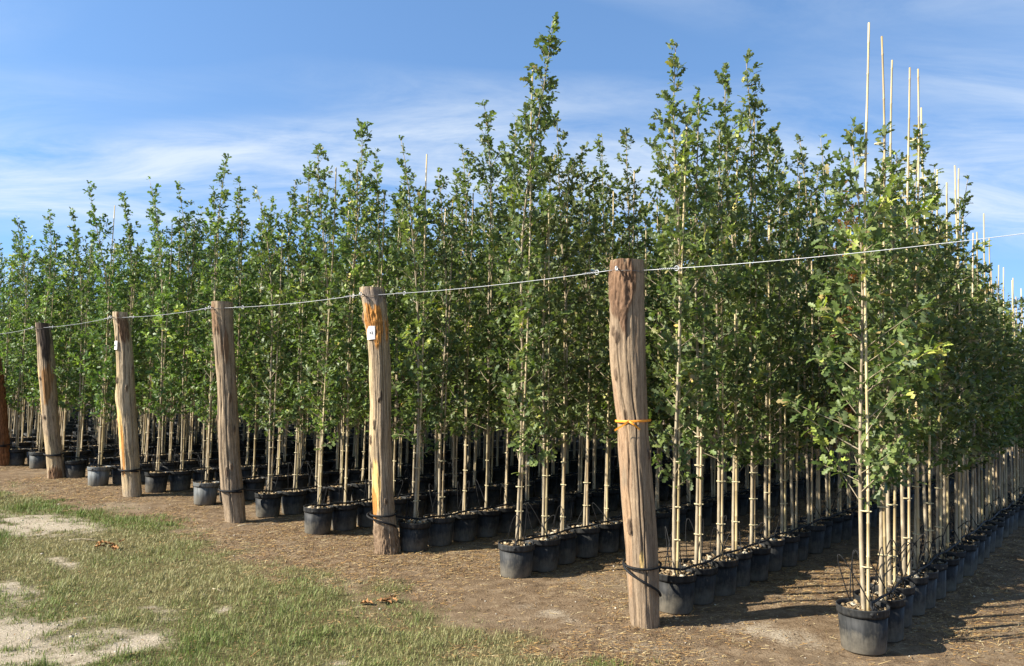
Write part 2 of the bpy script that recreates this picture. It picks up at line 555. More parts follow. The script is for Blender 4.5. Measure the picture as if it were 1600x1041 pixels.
def scatter(n, x0, x1, y0, y1, rng, near=1.0):
    """random ground points, denser near the camera, kept where they could be seen"""
    x = rng.uniform(x0, x1, n); y = y0 + (y1 - y0) * rng.random(n) ** (1 + near)
    p = project(np.stack([x, y, np.zeros(n)], -1))
    k = (p[:, 0] > -160) & (p[:, 0] < 1760) & (p[:, 1] < 1150)
    return x[k], y[k]

def blades(x, y, h, wd, rng, col, flat=0.0, curl=0.25):
    """thin bent strips: 4 vertices, 2 triangles each"""
    n = len(x)
    az = rng.uniform(0, 2 * math.pi, n)
    d = np.stack([np.cos(az), np.sin(az)], -1)
    sd = np.stack([-d[:, 1], d[:, 0]], -1)
    z = height(x, y)
    lean = rng.uniform(0.25, 0.97, n) if not flat else rng.uniform(0.9, 1.0, n)
    up = np.sqrt(np.maximum(0.0, 1 - lean ** 2)) if not flat else rng.uniform(0.0, flat, n) ** 1.5
    b0 = np.stack([x - sd[:, 0] * wd / 2, y - sd[:, 1] * wd / 2, z - 0.002 + (0.004 if flat else 0)], -1)
    b1 = np.stack([x + sd[:, 0] * wd / 2, y + sd[:, 1] * wd / 2, z - 0.002 + (0.006 if flat else 0)], -1)
    mf = 0.9 if flat else 0.4
    mid = np.stack([x + d[:, 0] * h * lean * mf, y + d[:, 1] * h * lean * mf, z + h * up * (0.62 if not flat else 1.0) + (0.004 if flat else 0)], -1)
    w2 = (wd * 0.42)[:, None] if np.ndim(wd) else wd * 0.42
    m0 = mid - np.concatenate([sd * w2, np.zeros((n, 1))], 1)
    m1 = mid + np.concatenate([sd * w2, np.zeros((n, 1))], 1)
    tip = np.stack([x + d[:, 0] * h * lean, y + d[:, 1] * h * lean, z + h * up * (1.0 if not flat else 0.2) + 0.003], -1)
    v = np.stack([b0, b1, m1, m0, tip], 1).reshape(-1, 3)
    o = np.arange(n)[:, None] * 5
    return v, o + np.array([[0, 1, 2, 3]]), o + np.array([[3, 2, 4]]), np.repeat(col, 5, 0)

rng = np.random.default_rng(5)
# turf
x, y = scatter(760000, -13, 2.2, 3.7, 15, rng, 0.75)
g, s, be = masks(x, y)
keep = rng.random(len(x)) < np.clip((g - 0.2) * 1.4, 0, 1) * np.clip(1.2 - 1.35 * s, 0.07, 1)
x, y, g, s, be = x[keep], y[keep], g[keep], s[keep], be[keep]
n = len(x)
patch = fbm(x * 0.8, y * 0.8, 0, 41, 3)
dry = np.clip((patch - 0.38) * 2.8 + rng.normal(0.08, 0.3, n) + 0.35 * s - 0.3 * np.clip(1 - np.abs(be - 0.45) / 0.5, 0, 1), 0, 1)
green = np.array([[0.150, 0.200, 0.042]]) * rng.uniform(0.6, 1.35, (n, 1))
straw = np.array([[0.43, 0.36, 0.18]]) * rng.uniform(0.6, 1.25, (n, 1))
col = green * (1 - dry[:, None] * 0.8) + straw * dry[:, None] * 0.8
dist = np.hypot(x, y)
gb = Geo()
hgt = rng.uniform(0.008, 0.027, n) * (0.75 + 0.9 * np.clip(g * 1.3 - s - 0.35 + (0.5 - patch) * 1.5, 0, 1))
clump = vnoise(x * 7, y * 7, 0, 91) * 0.6 + vnoise(x * 19, y * 19, 0, 92) * 0.4
hgt = hgt * (0.45 + 1.25 * clump ** 1.3 + 1.2 * (clump > 0.74))
v, q1, q2, cc = blades(x, y, hgt, 0.0018 + 0.00036 * dist, rng, col)
gb.add(v, q1, cc); gb.f.append(q2)
tag(obj('grass', gb.mesh('grass', GRASSM)), 'short half-dry grass on the turf strip', 'grass', kind='stuff')
# dry straw and chopped litter on the bare earth
x, y = scatter(600000, -13, 8, 3.6, 15, rng, 0.85)
g, s, be = masks(x, y)
den = fbm(x * 1.3, y * 1.3, 0, 55, 4)
keep = (rng.random(len(x)) < np.clip(1.2 - g * 1.25, 0.10, 1) * np.clip((den - 0.34) * 3.2, 0.08, 1) * np.clip(1.1 - 1.1 * s, 0.12, 1))
x, y, be = x[keep], y[keep], be[keep]
n = len(x)
pal = np.array([[0.47, 0.335, 0.15], [0.34, 0.205, 0.085], [0.17, 0.095, 0.045], [0.54, 0.43, 0.24], [0.43, 0.255, 0.09]])
col = pal[rng.choice(5, n, p=[0.20, 0.27, 0.27, 0.10, 0.16])] * rng.uniform(0.55, 1.15, (n, 1)) * 0.93
v, q1, q2, cc = blades(x, y, np.clip(rng.lognormal(-3.45, 0.5, n), 0.010, 0.12), rng.uniform(0.0010, 0.0034, n) + 0.00030 * np.hypot(x, y), rng, col, flat=0.28)
gb = Geo(); gb.add(v, q1, cc)
tag(obj('straw_litter', gb.mesh('straw_litter', STRAWM)), 'dry brown straw and leaf litter on the bare earth', 'litter', kind='stuff')
# small stones and crumbs of earth
x, y = scatter(14000, -12, 7, 3.6, 12, rng, 1.0)
g, s, be = masks(x, y)
keep = rng.random(len(x)) < np.clip(0.06 + 1.1 * s + 0.2 * (1 - g), 0, 0.9)
x, y, s = x[keep], y[keep], s[keep]
r_ = np.random.default_rng(8)
T = [lump(1.0, r_, 0.6, 5, 4) for _ in range(6)]
gb = Geo()
for k in range(6):
    sel = np.arange(len(x)) % 6 == k
    xs, ys = x[sel], y[sel]
    sz = np.clip(rng.lognormal(-5.35, 0.45, len(xs)), 0.0025, 0.016)
    v0, f0 = T[k]
    vv = v0[None] * sz[:, None, None] + np.stack([xs, ys, height(xs, ys) + sz * 0.25], -1)[:, None, :]
    ff = f0[None] + (np.arange(len(xs)) * len(v0))[:, None, None]
    cl = np.where(rng.random((len(xs), 1)) < 0.35 + 0.3 * s[sel][:, None], [[0.44, 0.39, 0.31]], [[0.17, 0.125, 0.08]]) * rng.uniform(0.7, 1.2, (len(xs), 1))
    gb.add(vv.reshape(-1, 3), ff.reshape(-1, 4), np.repeat(cl, len(v0), 0))
tag(obj('gravel', gb.mesh('gravel', PEBM)), 'small stones and crumbs of earth scattered on the track', 'gravel', kind='stuff')

# ------------------------------------------------------------------ young oaks: shapes
LEAF_V = np.array([(0, 0, 0), (0.36, 0, 0.015), (0.62, 0, 0.0), (1.0, 0, -0.10),
                   (0.26, 0.21, 0.06), (0.38, 0.10, 0.03), (0.55, 0.30, 0.07), (0.66, 0.13, 0.03), (0.84, 0.23, 0.0),
                   (0.26, -0.21, 0.06), (0.38, -0.10, 0.03), (0.55, -0.30, 0.07), (0.66, -0.13, 0.03), (0.84, -0.23, 0.0)])
LEAF_Q = np.array([(0, 1, 5, 4), (1, 7, 6, 5), (2, 3, 8, 7), (0, 9, 10, 1), (1, 10, 11, 12), (2, 12, 13, 3)])
LEAF_T = np.array([(1, 2, 7), (1, 12, 2)])
MID_V = np.array([(0, 0, 0), (0.55, 0, 0.0), (1.0, 0, -0.10), (0.30, 0.24, 0.06), (0.46, 0.11, 0.03), (0.74, 0.28, 0.03), (0.30, -0.24, 0.06), (0.46, -0.11, 0.03), (0.74, -0.28, 0.03)])
MID_Q = np.array([(0, 1, 4, 3), (1, 2, 5, 4), (0, 6, 7, 1), (1, 7, 8, 2)])
SIMPLE_V = np.array([(0, 0, 0), (0.55, 0.27, 0.06), (1.0, 0, -0.06), (0.55, -0.27, 0.06)])
SIMPLE_Q = np.array([(0, 2, 1, 0), (0, 3, 2, 0)])[:, :3]

def unit(a):
    return a / (np.linalg.norm(a, axis=-1, keepdims=True) + 1e-12)

def young_oak(seed, H, zb, wid, top=(0, 0), nbr=60, lsize=0.074, shoots=0.05, density=1.0):
    """returns (leader points, branch polylines, leaf arrays) of one staked young oak, base at the origin"""
    r = np.random.default_rng(seed)
    zs = np.linspace(0.22, H, 16)
    ph = r.uniform(0, 6.28, 2)
    amp = 0.012 + 0.03 * np.clip((zs - 1.2) / H, 0, 1)
    lx = amp * np.sin(zs * 2.1 + ph[0]) ; ly = amp * np.sin(zs * 1.8 + ph[1])
    lx -= lx[0]; ly -= ly[0]
    k = np.clip((zs - 0.55 * H) / (0.45 * H), 0, 1) ** 1.5
    lx = lx + top[0] * k; ly = ly + top[1] * k
    lead = np.stack([lx, ly, zs], -1)
    at = lambda z: np.array([np.interp(z, zs, lx), np.interp(z, zs, ly), z])
    br, P, D, N, S, Y_ = [], [], [], [], [], []
    spire = r.choice([0.12, 0.3, 0.45, 0.65])                # length of the almost bare leading shoot
    for i in range(nbr):
        u = ((i + r.uniform(0.1, 0.9)) / nbr)
        z = zb + u * (H - zb - 0.04)
        az = i * 2.39996 + r.normal(0, 0.5)
        zt = H - z
        if zt < 0.55 and r.random() < 0.5: continue   # the leading shoot is nearly bare
        prof = min(1.0, 0.62 + u * 2.2) * (1.0 - 0.35 * u) * min(1.0, 0.22 + 0.78 * (zt / (spire + 0.55)))
        L = wid * prof * r.uniform(0.55, 1.3)
        young = 0.0
        if r.random() < shoots and u < 0.75:
            L *= r.uniform(1.5, 2.0); young = 1.0
        el = math.radians(r.uniform(18, 52) + 24 * u * u)
        d0 = np.array([math.cos(az) * math.cos(el), math.sin(az) * math.cos(el), math.sin(el)])
        bend = np.array([r.normal(0, 0.25), r.normal(0, 0.25), r.normal(0.12, 0.25)])
        p0 = at(z)
        tt = np.linspace(0, 1, 4)[:, None]
        pl = p0 + L * (d0 * tt + 0.35 * bend * tt ** 2)
        br.append((pl, 0.0022 + 0.006 * L))
        nl = int(density * (L / 0.0165 + 5))
        for q in range(nl):
            s_ = min(1.0, r.uniform(0.12, 1.0) ** 0.75) if q >= 5 else r.uniform(0.9, 1.0)
            f_ = s_ * 3; i0 = min(2, int(f_)); fr = f_ - i0
            p = pl[i0] * (1 - fr) + pl[i0 + 1] * fr
            bd = pl[i0 + 1] - pl[i0]; bd = bd / (np.linalg.norm(bd) + 1e-9)
            rv = r.normal(0, 1, 3); rv /= np.linalg.norm(rv)
            d = bd * (0.45 if q >= 5 else 0.8) + rv * 0.85 + np.array([0, 0, 0.05])
            P.append(p + r.normal(0, 0.012, 3)); D.append(d)
            N.append(np.array([-0.1, -0.1, 0.9]) + r.normal(0, 0.62, 3))
            S.append(lsize * r.uniform(0.6, 1.2) * (0.8 if s_ > 0.95 else 1.0))
            Y_.append(1.0 if (young and s_ > 0.45) else (0.6 if (s_ > 0.9 and r.random() < 0.07) else 0.0))
    zz = zb
    while zz < H + 0.01:                           # leaves on the leader itself, in clumps at its buds
        p = at(min(zz, H))
        top_ = (H - zz) < spire
        for q in range(r.integers(3, 7) if top_ else r.integers(1, 4)):
            az = r.uniform(0, 6.283)
            P.append(p + r.normal(0, 0.007, 3))
            D.append(np.array([math.cos(az), math.sin(az), r.uniform(-0.15, 0.9) + (0.5 if H - zz < 0.05 else 0)]))
            N.append(np.array([0, 0, 1.0]) + r.normal(0, 0.55, 3))
            S.append(lsize * r.uniform(0.55, 1.1) * (0.85 if H - zz < 0.15 else 1.0)); Y_.append(1.0 if (H - zz < 0.12 and r.random() < 0.4) else 0.0)
        zz = H if zz < H - 0.03 < zz + 0.11 else zz + r.uniform(0.05, 0.10)
    P, D, N, S, Y_ = np.array(P), unit(np.array(D)), np.array(N), np.array(S), np.array(Y_)
    N = unit(N - (N * D).sum(1, keepdims=True) * D)
    return lead, br, (P, D, N, S, Y_)

def leaf_geo(leaf, simple=False, mid=False):
    P, D, N, S, Y_ = leaf
    Bv = np.cross(N, D)
    T = SIMPLE_V if simple else MID_V if mid else LEAF_V
    v = P[:, None, :] + S[:, None, None] * (T[None, :, 0:1] * D[:, None] + T[None, :, 1:2] * Bv[:, None] + T[None, :, 2:3] * N[:, None])
    o = (np.arange(len(P)) * len(T))[:, None, None]
    col = np.where(Y_[:, None] > 0, 1 + Y_[:, None] * np.array([[1.5, 1.15, 0.5]]), 1.0)
    col = np.repeat(col, len(T), 0)
    if simple:
        return v.reshape(-1, 3), [(SIMPLE_Q[None] + o).reshape(-1, 3)], col
    if mid:
        return v.reshape(-1, 3), [(MID_Q[None] + o).reshape(-1, 4)], col
    return v.reshape(-1, 3), [(LEAF_Q[None] + o).reshape(-1, 4), (LEAF_T[None] + o).reshape(-1, 3)], col

def crown_mesh(leaf, mid=False):
    v, fs, c = leaf_geo(leaf, mid=mid)
    g = Geo(); g.add(v, fs[0], c)
    for f in fs[1:]: g.f.append(f)
    return g.mesh('crown', LEAF)

def trunk_mesh(lead, br):
    g = Geo()
    lead = np.concatenate([[[lead[0, 0], lead[0, 1], lead[0, 2] - 0.03]], lead])
    u = (lead[:, 2] - lead[0, 2]) / (lead[-1, 2] - lead[0, 2])
    add_tube(g, lead, 0.0128 * (1 - u) ** 0.8 + 0.0022, 7)
    for pl, r0 in br:
        add_tube(g, pl, np.linspace(r0, 0.0012, 4), 3, cap=False)
    return g.mesh('trunk', BARK, smooth=True)

def cane_mesh(seed, Hc):
    r = np.random.default_rng(seed)
    zs, rd = [0.19], [0.0115]
    z = 0.19 + r.uniform(0.05, 0.2)
    while z < Hc - 0.06:
        R0 = 0.0104 - 0.0038 * (z / Hc)
        zs += [z - 0.006, z, z + 0.006]; rd += [R0, R0 * 1.28, R0]
        z += r.uniform(0.20, 0.34)
    zs.append(Hc); rd.append(0.0070)
    zs = np.array(zs)
    ph = r.uniform(0, 6.28, 2)
    w = 0.010 * np.clip(zs - 0.3, 0, 3) / 2
    pts = np.stack([w * np.sin(zs * 1.5 + ph[0]), w * np.sin(zs * 1.3 + ph[1]), zs], -1)
    return add_tube(Geo(), pts, rd, 7).mesh('cane', CANE, smooth=True)

# pots
SEG = 48
def pot_mesh():
    pr = [(0.0, 0.004), (0.120, 0.004), (0.128, 0.012), (0.1345, 0.10), (0.1425, 0.2255), (0.1405, 0.2256), (0.1385, 0.215), (0.0, 0.21)]
    rib = np.zeros((len(pr), SEG))
    rib[2:5, ::4] = 0.0022
    v, q = lathe(pr, SEG, rib)
    return Geo().add(v, q).mesh('pot', POT, smooth=False)
def rim_mesh():
    pr = [(0.1435, 0.226), (0.1515, 0.2245), (0.1525, 0.240), (0.1535, 0.262), (0.1555, 0.270), (0.1545, 0.275), (0.1495, 0.275), (0.1470, 0.268), (0.1450, 0.240), (0.1425, 0.226), (0.1435, 0.226)]
    v, q = lathe(pr, SEG)
    return Geo().add(v, q).mesh('rim', POT, smooth=True)
def soil_mesh(seed):
    r = np.random.default_rng(seed)
    rr = np.array([0.0, 0.03, 0.06, 0.09, 0.12, 0.1435])
    v, q = lathe(np.stack([rr, np.full(6, 0.243)], -1), 24)
    v[:, 2] += 0.026 * (vnoise(v[:, 0] * 32, v[:, 1] * 32, 0, seed) - 0.45) + 0.012 * (vnoise(v[:, 0] * 80, v[:, 1] * 80, 0, seed + 9) - 0.5)
    g = Geo().add(v, q)
    for k in range(46):                            # bark chips lying in the pot
        a, rad = r.uniform(0, 6.28), 0.135 * math.sqrt(r.random())
        p = np.array([rad * math.cos(a), rad * math.sin(a), 0.252 + r.uniform(-0.004, 0.012)])
        ax, l, w = r.uniform(0, 6.28), r.uniform(0.008, 0.022), r.uniform(0.004, 0.009)
        d = np.array([math.cos(ax), math.sin(ax), r.normal(0, 0.3)]) * l
        e = np.array([-math.sin(ax), math.cos(ax), r.normal(0, 0.3)]) * w
        t = np.array([0, 0, 0.004])
        b = np.array([p - d - e, p + d - e, p + d + e, p - d + e])
        g.add(np.concatenate([b - t, b + t]), [(4, 5, 6, 7), (0, 1, 5, 4), (1, 2, 6, 5), (2, 3, 7, 6), (3, 0, 4, 7)])
    return g.mesh('soil', SOIL)
POT_ME, RIM_ME = pot_mesh(), rim_mesh()
SOILS = [soil_mesh(s) for s in (1, 2, 3, 4)]
r_ = np.random.default_rng(77)
STONES = []
for k in range(4):
    v, f = lump(0.024, r_, 0.55, 9, 6)
    STONES.append(Geo().add(v, f).mesh('stone', STONE, smooth=False))
def tie_mesh():
    a = np.linspace(0, 2 * math.pi, 14, endpoint=False)
    pr = []
    for z, k in ((-0.004, 1), (0.004, 1), (0.004, 1.1), (-0.004, 1.1)):
        pr.append(np.stack([0.013 + k * 0.0275 * np.cos(a), k * 0.0165 * np.sin(a), np.full(14, z)], -1))
    v = np.concatenate(pr)
    f = []
    for i in range(4):
        for j in range(14):
            f.append((i * 14 + j, i * 14 + (j + 1) % 14, ((i + 1) % 4) * 14 + (j + 1) % 14, ((i + 1) % 4) * 14 + j))
    g = Geo().add(v, f)
    t = 0.0025
    b = np.array([(0.041, -t, -0.004), (0.054, -t, -0.001), (0.054, t, -0.001), (0.045, t, -0.004), (0.045, -t, 0.004), (0.054, -t, 0.003), (0.054, t, 0.003), (0.045, t, 0.004)])
    g.add(b, [(0, 1, 5, 4), (1, 2, 6, 5), (2, 3, 7, 6), (3, 0, 4, 7), (4, 5, 6, 7), (3, 2, 1, 0)])
    return g.mesh('tie', TIE)
TIE_ME = tie_mesh()
def drip_mesh(seed):
    r = np.random.default_rng(seed)
    a = r.uniform(-0.5, 0.5)
    h = r.uniform(0.14, 0.34)
    p0 = np.array([-0.075, -0.02, 0.285]); p1 = np.array([0.06 + r.uniform(-.03, .03), 0.07 * math.sin(a) + r.uniform(-.05, .05), 0.25])
    out = np.array([r.uniform(-0.14, 0.12), r.uniform(-0.14, 0.14), h * 1.6])
    t = np.linspace(0, 1, 15)[:, None]
    pts = p0 * (1 - t) + p1 * t + 4 * t * (1 - t) * out * np.array([1, 1, 0.62])
    g = add_tube(Geo(), pts, 0.0036, 5)
    add_tube(g, [p1 + (0, 0, -0.02), p1 + (0, 0, 0.03)], 0.005, 6)
    return g.mesh('drip_tube', BLACK, smooth=True)
DRIPS = [drip_mesh(s) for s in range(1, 8)]

# ------------------------------------------------------------------ which oak stands where
rnd = random.Random(11)
SPOTS = []                                          # (row, k, x, y)
for ri, st in enumerate(ROWS):
    for k in range(52):
        p = st + ROWDIR * (k * PITCH_POT) + np.array([rnd.gauss(0, 0.012), rnd.gauss(0, 0.012)])
        if k == 0: p = st.copy()
        SPOTS.append([ri, k, p[0], p[1]])
# leaders that stand out against the sky: photo pixel of the tip, row
TIPS = [(857, 32, 2, 0), (865, 172, 2, 2), (905, 225, 2, 3), (940, 205, 2, 4), (985, 195, 2, 5), (1060, 60, 1, 0), (1086, 130, 1, 1), (1128, 100, 1, 3), (1162, 88, 1, 4), (1215, 185, 1, 6), (1250, 215, 1, 8), (1120, 190, 1, 2),
        (622, 210, 3, 0), (690, 262, 3, 1), (757, 160, 3, 3), (800, 165, 3, 4), (720, 225, 3, 2), (502, 230, 4, 0), (567, 188, 4, 1), (592, 228, 4, 2), (482, 250, 5, 1), (404, 290, 5, 0), (346, 240, 6, 0), (372, 280, 6, 1), (282, 285, 7, 1), (221, 275, 7, 0),
        (143, 282, 8, 0), (197, 300, 8, 1), (95, 320, 9, 0), (73, 325, 10, 0), (33, 338, 11, 0), (6, 360, 12, 1),
        (1385, 190, 0, 1), (1325, 205, 0, 0), (1440, 190, 0, 4), (1405, 232, 0, 2), (1460, 250, 0, 5), (1515, 268, 0, 8)]
TIPMAP = {(t[2], t[3]): t for t in TIPS}
CANE_TIPS = {(0, 0): (1333, 38), (0, 1): (1357, 57), (0, 2): (1378, 95), (0, 3): (1413, 110), (0, 4): (1428, 113), (0, 5): (1433, 165), (0, 6): (1458, 265), (0, 7): (1470, 285), (0, 8): (1490, 258), (0, 9): (1487, 262), (0, 10): (1518, 320),
             (4, 0): (519, 265), (3, 0): (668, 240), (5, 1): (449, 305), (6, 0): (380, 330)}

def meas(row, k):
    for s in SPOTS:
        if s[0] == row and s[1] == k: return s

POOL, UNIQUE = {}, {}
def variant(kind, i):
    """shared oak shapes, two families: the outermost row is shorter"""
    if (kind, i) not in POOL:
        r = random.Random(100 * kind + i)
        H = (3.05, 3.85)[kind] + r.uniform(-0.28, 0.30)
        lead, br, lf = young_oak(1000 + 50 * kind + i, H, r.uniform(0.80, 1.10), r.uniform(0.34, 0.43), (r.gauss(0, 0.06), r.gauss(0, 0.06)), nbr=int(25.5 * (H - 0.9)))
        POOL[(kind, i)] = (H, crown_mesh(lf, True), trunk_mesh(lead, br), cane_mesh(500 + 50 * kind + i, H * r.uniform(0.82, 1.0)))
    return POOL[(kind, i)]

ROWNAME = ['outermost row of bare canes', 'row behind the orange-taped post', 'row between orange-taped and orange-barked posts', 'row behind the orange-barked post',
           'row between orange-barked and plain grey posts', 'row behind the plain grey post', 'row between plain grey and peeled posts', 'row behind the pale peeled post',
           'row between peeled and dark-topped posts', 'row behind the dark-topped post', 'row between dark-topped and reddish posts', 'row behind the reddish post']
ORD = ['first', 'second', 'third', 'fourth', 'fifth', 'sixth', 'seventh', 'eighth']

P3 = np.array([[s[2], s[3], 0.3] for s in SPOTS]); P3t = P3.copy(); P3t[:, 2] = 3.2
pa, pb = project(P3), project(P3t)
dep = pa[:, 2]
inframe = (dep > 0.5) & (pb[:, 0] > -25) & (pa[:, 0] < 1625)
order = sorted([i for i in range(len(SPOTS)) if inframe[i] and SPOTS[i][0] < 14], key=lambda i: dep[i] + 0.22 * SPOTS[i][1] * PITCH_POT)
CHOSEN = set(order[:300])

POTTONE = {8: (5.2, 5.4, 5.4), 6: (4.4, 4.5, 4.4), 10: (3.2, 3.4, 3.4), 2: (1.3, 1.3, 1.3), 0: (1.25, 1.25, 1.25)}
def plant(i):
    ri, k, x, y = SPOTS[i]
    r = random.Random(ri * 1000 + k)
    z0 = float(height(np.array([x]), np.array([y]))[0])
    e = bpy.data.objects.new('potted_oak', None)
    e.empty_display_size = 0.1
    e.location = (x, y, z0 - 0.003)
    COL.objects.link(e)
    row = ROWNAME[ri] if ri < 12 else 'rows beyond the reddish post'
    if (ri, k) == (0, 0):
        lab = 'bushy young oak with side shoots, wide black pot heading the outermost row of bare canes'
    elif (ri, k) == (2, 0):
        lab = 'tallest potted oak with a slender leaning tip, between the orange-taped and orange-barked posts'
    elif k < 8 and ri < 12:
        lab = '%s potted oak from the head of the %s' % (ORD[k], row)
        if len(lab.split()) > 16: lab = lab.replace(' staked', '')
    else:
        lab = 'staked potted oak further back in the %s' % row if ri < 12 else 'staked potted oak in the %s' % row
    tag(e, lab, 'tree', 'potted young oaks in nursery rows')
    kind = 0 if ri == 0 else 1
    rz = r.uniform(0, 6.283)
    sc = r.uniform(0.95, 1.06)
    if (ri, k) in TIPMAP:
        t = TIPMAP[(ri, k)]
        tip = on_plane(t[0], t[1], y)
        H = tip[2] - 0.05
        top = (np.clip(tip[0] - x, -0.35, 0.35), r.gauss(0, 0.06))
        w = {(0, 0): 0.47, (2, 0): 0.36}.get((ri, k), r.uniform(0.32, 0.40))
        lead, br, lf = young_oak(7000 + ri * 60 + k, H, 0.86 if k == 0 else r.uniform(0.82, 1.08), w, top, nbr=int(25 * (H - 0.9)) + 3, shoots=0.16 if (ri, k) == (0, 0) else 0.05,
                                 lsize=0.080 if (ri, k) in ((0, 0), (2, 0)) else 0.072)
        cr, tk = crown_mesh(lf, dep[i] > 7.0), trunk_mesh(lead, br)
        rz, sc = 0.0, 1.0
        Hc = H * r.uniform(0.76, 0.93)
        cn = None
    else:
        H, cr, tk, cn = variant(kind, r.randrange(11))
        if kind == 0: sc *= 1.0 - 0.012 * max(0, k - 6)
        Hc = None
    if (ri, k) in CANE_TIPS:
        u = CANE_TIPS[(ri, k)]
        Hc = on_plane(u[0], u[1], y)[2]
        cn = None
    elif kind == 0:
        Hc = H * sc + r.uniform(0.12, 0.75)
        cn = None
    if cn is None:
        cn = cane_mesh(ri * 77 + k, Hc)
    detail = k < 7 and dep[i] < 12.5
    po = obj('pot', POT_ME, e, rz=r.uniform(0, 6))
    tone = POTTONE.get(ri, (1, 1, 1)) if k == 0 else (1, 1, 1)
    tv = r.uniform(0.75, 1.4)
    po.rotation_euler = (r.gauss(0, 0.018), r.gauss(0, 0.018), r.uniform(0, 6))
    po.color = (tone[0] * tv, tone[1] * tv, tone[2] * tv, 1)
    ri_o = obj('rim', RIM_ME, po)
    ri_o.color = po.color
    obj('soil', SOILS[r.randrange(4)], e, rz=r.uniform(0, 6))
    tr = obj('trunk', tk, e, rz=rz, scale=(1, 1, sc))
    co = obj('crown', cr, e, rz=rz, scale=(1, 1, sc))
    green = min(1.0, max(0.0, (ri - 2.5) / 5)) * 0.7 + r.uniform(-0.2, 0.3)
    br_ = r.uniform(0.72, 1.2)
    co.color = ((1.12 - 0.22 * green) * br_, (1.0 + 0.12 * green) * br_, (1.0 - 0.10 * green) * br_, 1)
    if (ri, k) in ((1, 11), (1, 12)):
        co.color = (2.6, 0.85, 0.9, 1)             # one oak has turned russet
    ang = r.uniform(-1.2, 0.4)
    ca = obj('cane', cn, e, loc=(0.027 * math.cos(ang), 0.027 * math.sin(ang), 0))
    cv = r.uniform(0.72, 1.12)
    ca.color = (cv, cv * r.uniform(0.93, 1.0), cv * r.uniform(0.85, 1.0), 1)
    lean = 0.012
    ca.rotation_euler = (r.gauss(0, lean * 0.5), r.gauss(0, lean * 0.5), 0)
    if detail:
        z = 0.40 + r.uniform(0, 0.15)
        while z < (1.25 if k < 3 else 0.95):
            obj('tie', TIE_ME, e, loc=(0, 0, z), rz=ang)
            z += r.uniform(0.2, 0.36)
        if kind == 0 and Hc and Hc > H:
            for zz in (H - 0.35, H - 0.1):
                obj('tie', TIE_ME, e, loc=(0, 0, zz), rz=ang)
        for q in range(r.choice((1, 2, 2))):
            a = r.uniform(0, 6.28); rad = r.uniform(0.05, 0.10)
            s_ = obj('stone', STONES[r.randrange(4)], e, loc=(rad * math.cos(a), rad * math.sin(a), 0.262), rz=r.uniform(0, 6))
            s_.scale = (r.uniform(0.5, 1.15),) * 3
    if dep[i] < 13:
        obj('drip_tube', DRIPS[r.randrange(7)], e, rz=math.atan2(ROWDIR[1], ROWDIR[0]) - 1.57 + r.uniform(-0.5, 0.5))
        for q in range(2 if ri == 0 and k < 10 else 1 if k < 3 else 0):
            obj('drip_tube', DRIPS[r.randrange(7)], e, rz=r.uniform(0, 6))
for i in order[:300]:
    plant(i)

# the rest of the plantation, further back and beyond the side of the view: one mass
FAR = []
for s in range(6):
    r = random.Random(900 + s)
    H = 3.75 + r.uniform(-0.25, 0.25)
    lead, br, lf = young_oak(4000 + s, H, r.uniform(0.95, 1.15), 0.36, (r.gauss(0, 0.06), r.gauss(0, 0.06)), nbr=44, lsize=0.106, density=0.78)
    v, fs, c = leaf_geo(lf, simple=True)
    wv, wf = tube(lead[::3], np.linspace(0.014, 0.005, len(lead[::3])), 4, cap=False)
    cv_, cf = tube(np.array([(0.027, 0, 0.2), (0.025, 0.01, 1.5), (0.03, 0, 3.0)]), 0.011, 4, cap=False)
    FAR.append((v, fs[0], c, wv, wf[0], cv_, cf[0]))
pv, pf = lathe([(0.128, 0.0), (0.152, 0.262), (0.0, 0.245)], 8)
ga = Geo(); gt = Geo(); gc = Geo(); gp = Geo()
for i, s in enumerate(SPOTS):
    if i in CHOSEN: continue
    if dep[i] < 1 or pa[i, 0] > 1700 or pb[i, 0] < -400 or s[1] > (48 if s[0] < 20 else 26): continue
    r = random.Random(i)
    v, f, c, wv, wf, cv_, cf = FAR[r.randrange(6)]
    a = r.uniform(0, 6.28); ca_, sa_ = math.cos(a), math.sin(a)
    R = np.array([[ca_, sa_, 0], [-sa_, ca_, 0], [0, 0, r.uniform(0.9, 1.06) * (0.86 if s[0] == 0 else 1)]])
    o = np.array([s[2], s[3], 0])
    hk = 2 if dep[i] > 15 else 1                       # far off every second leaf is enough
    nv_ = len(v) // 4 // hk * 4
    ga.add(v[:nv_ * 1] @ R + o if hk == 1 else (v.reshape(-1, 4, 3)[::2][:nv_ // 4].reshape(-1, 3)) @ R + o, f[:nv_ // 4 * 2], c[:nv_] * r.uniform(0.8, 1.2)); gt.add(wv @ R + o, wf); gc.add(cv_ @ R + o, cf); gp.add(pv + o, pf)
far = tag(bpy.data.objects.new('oak_plantation', None), 'remaining potted oaks massed deep behind the front rows', kind='stuff')
COL.objects.link(far)
for nm, g_, mt in (('foliage', ga, LEAF), ('trunk_mass', gt, BARK), ('cane_mass', gc, CANE), ('pot_mass', gp, POT)):
    tag(obj(nm, g_.mesh(nm, mt), far), kind='stuff')

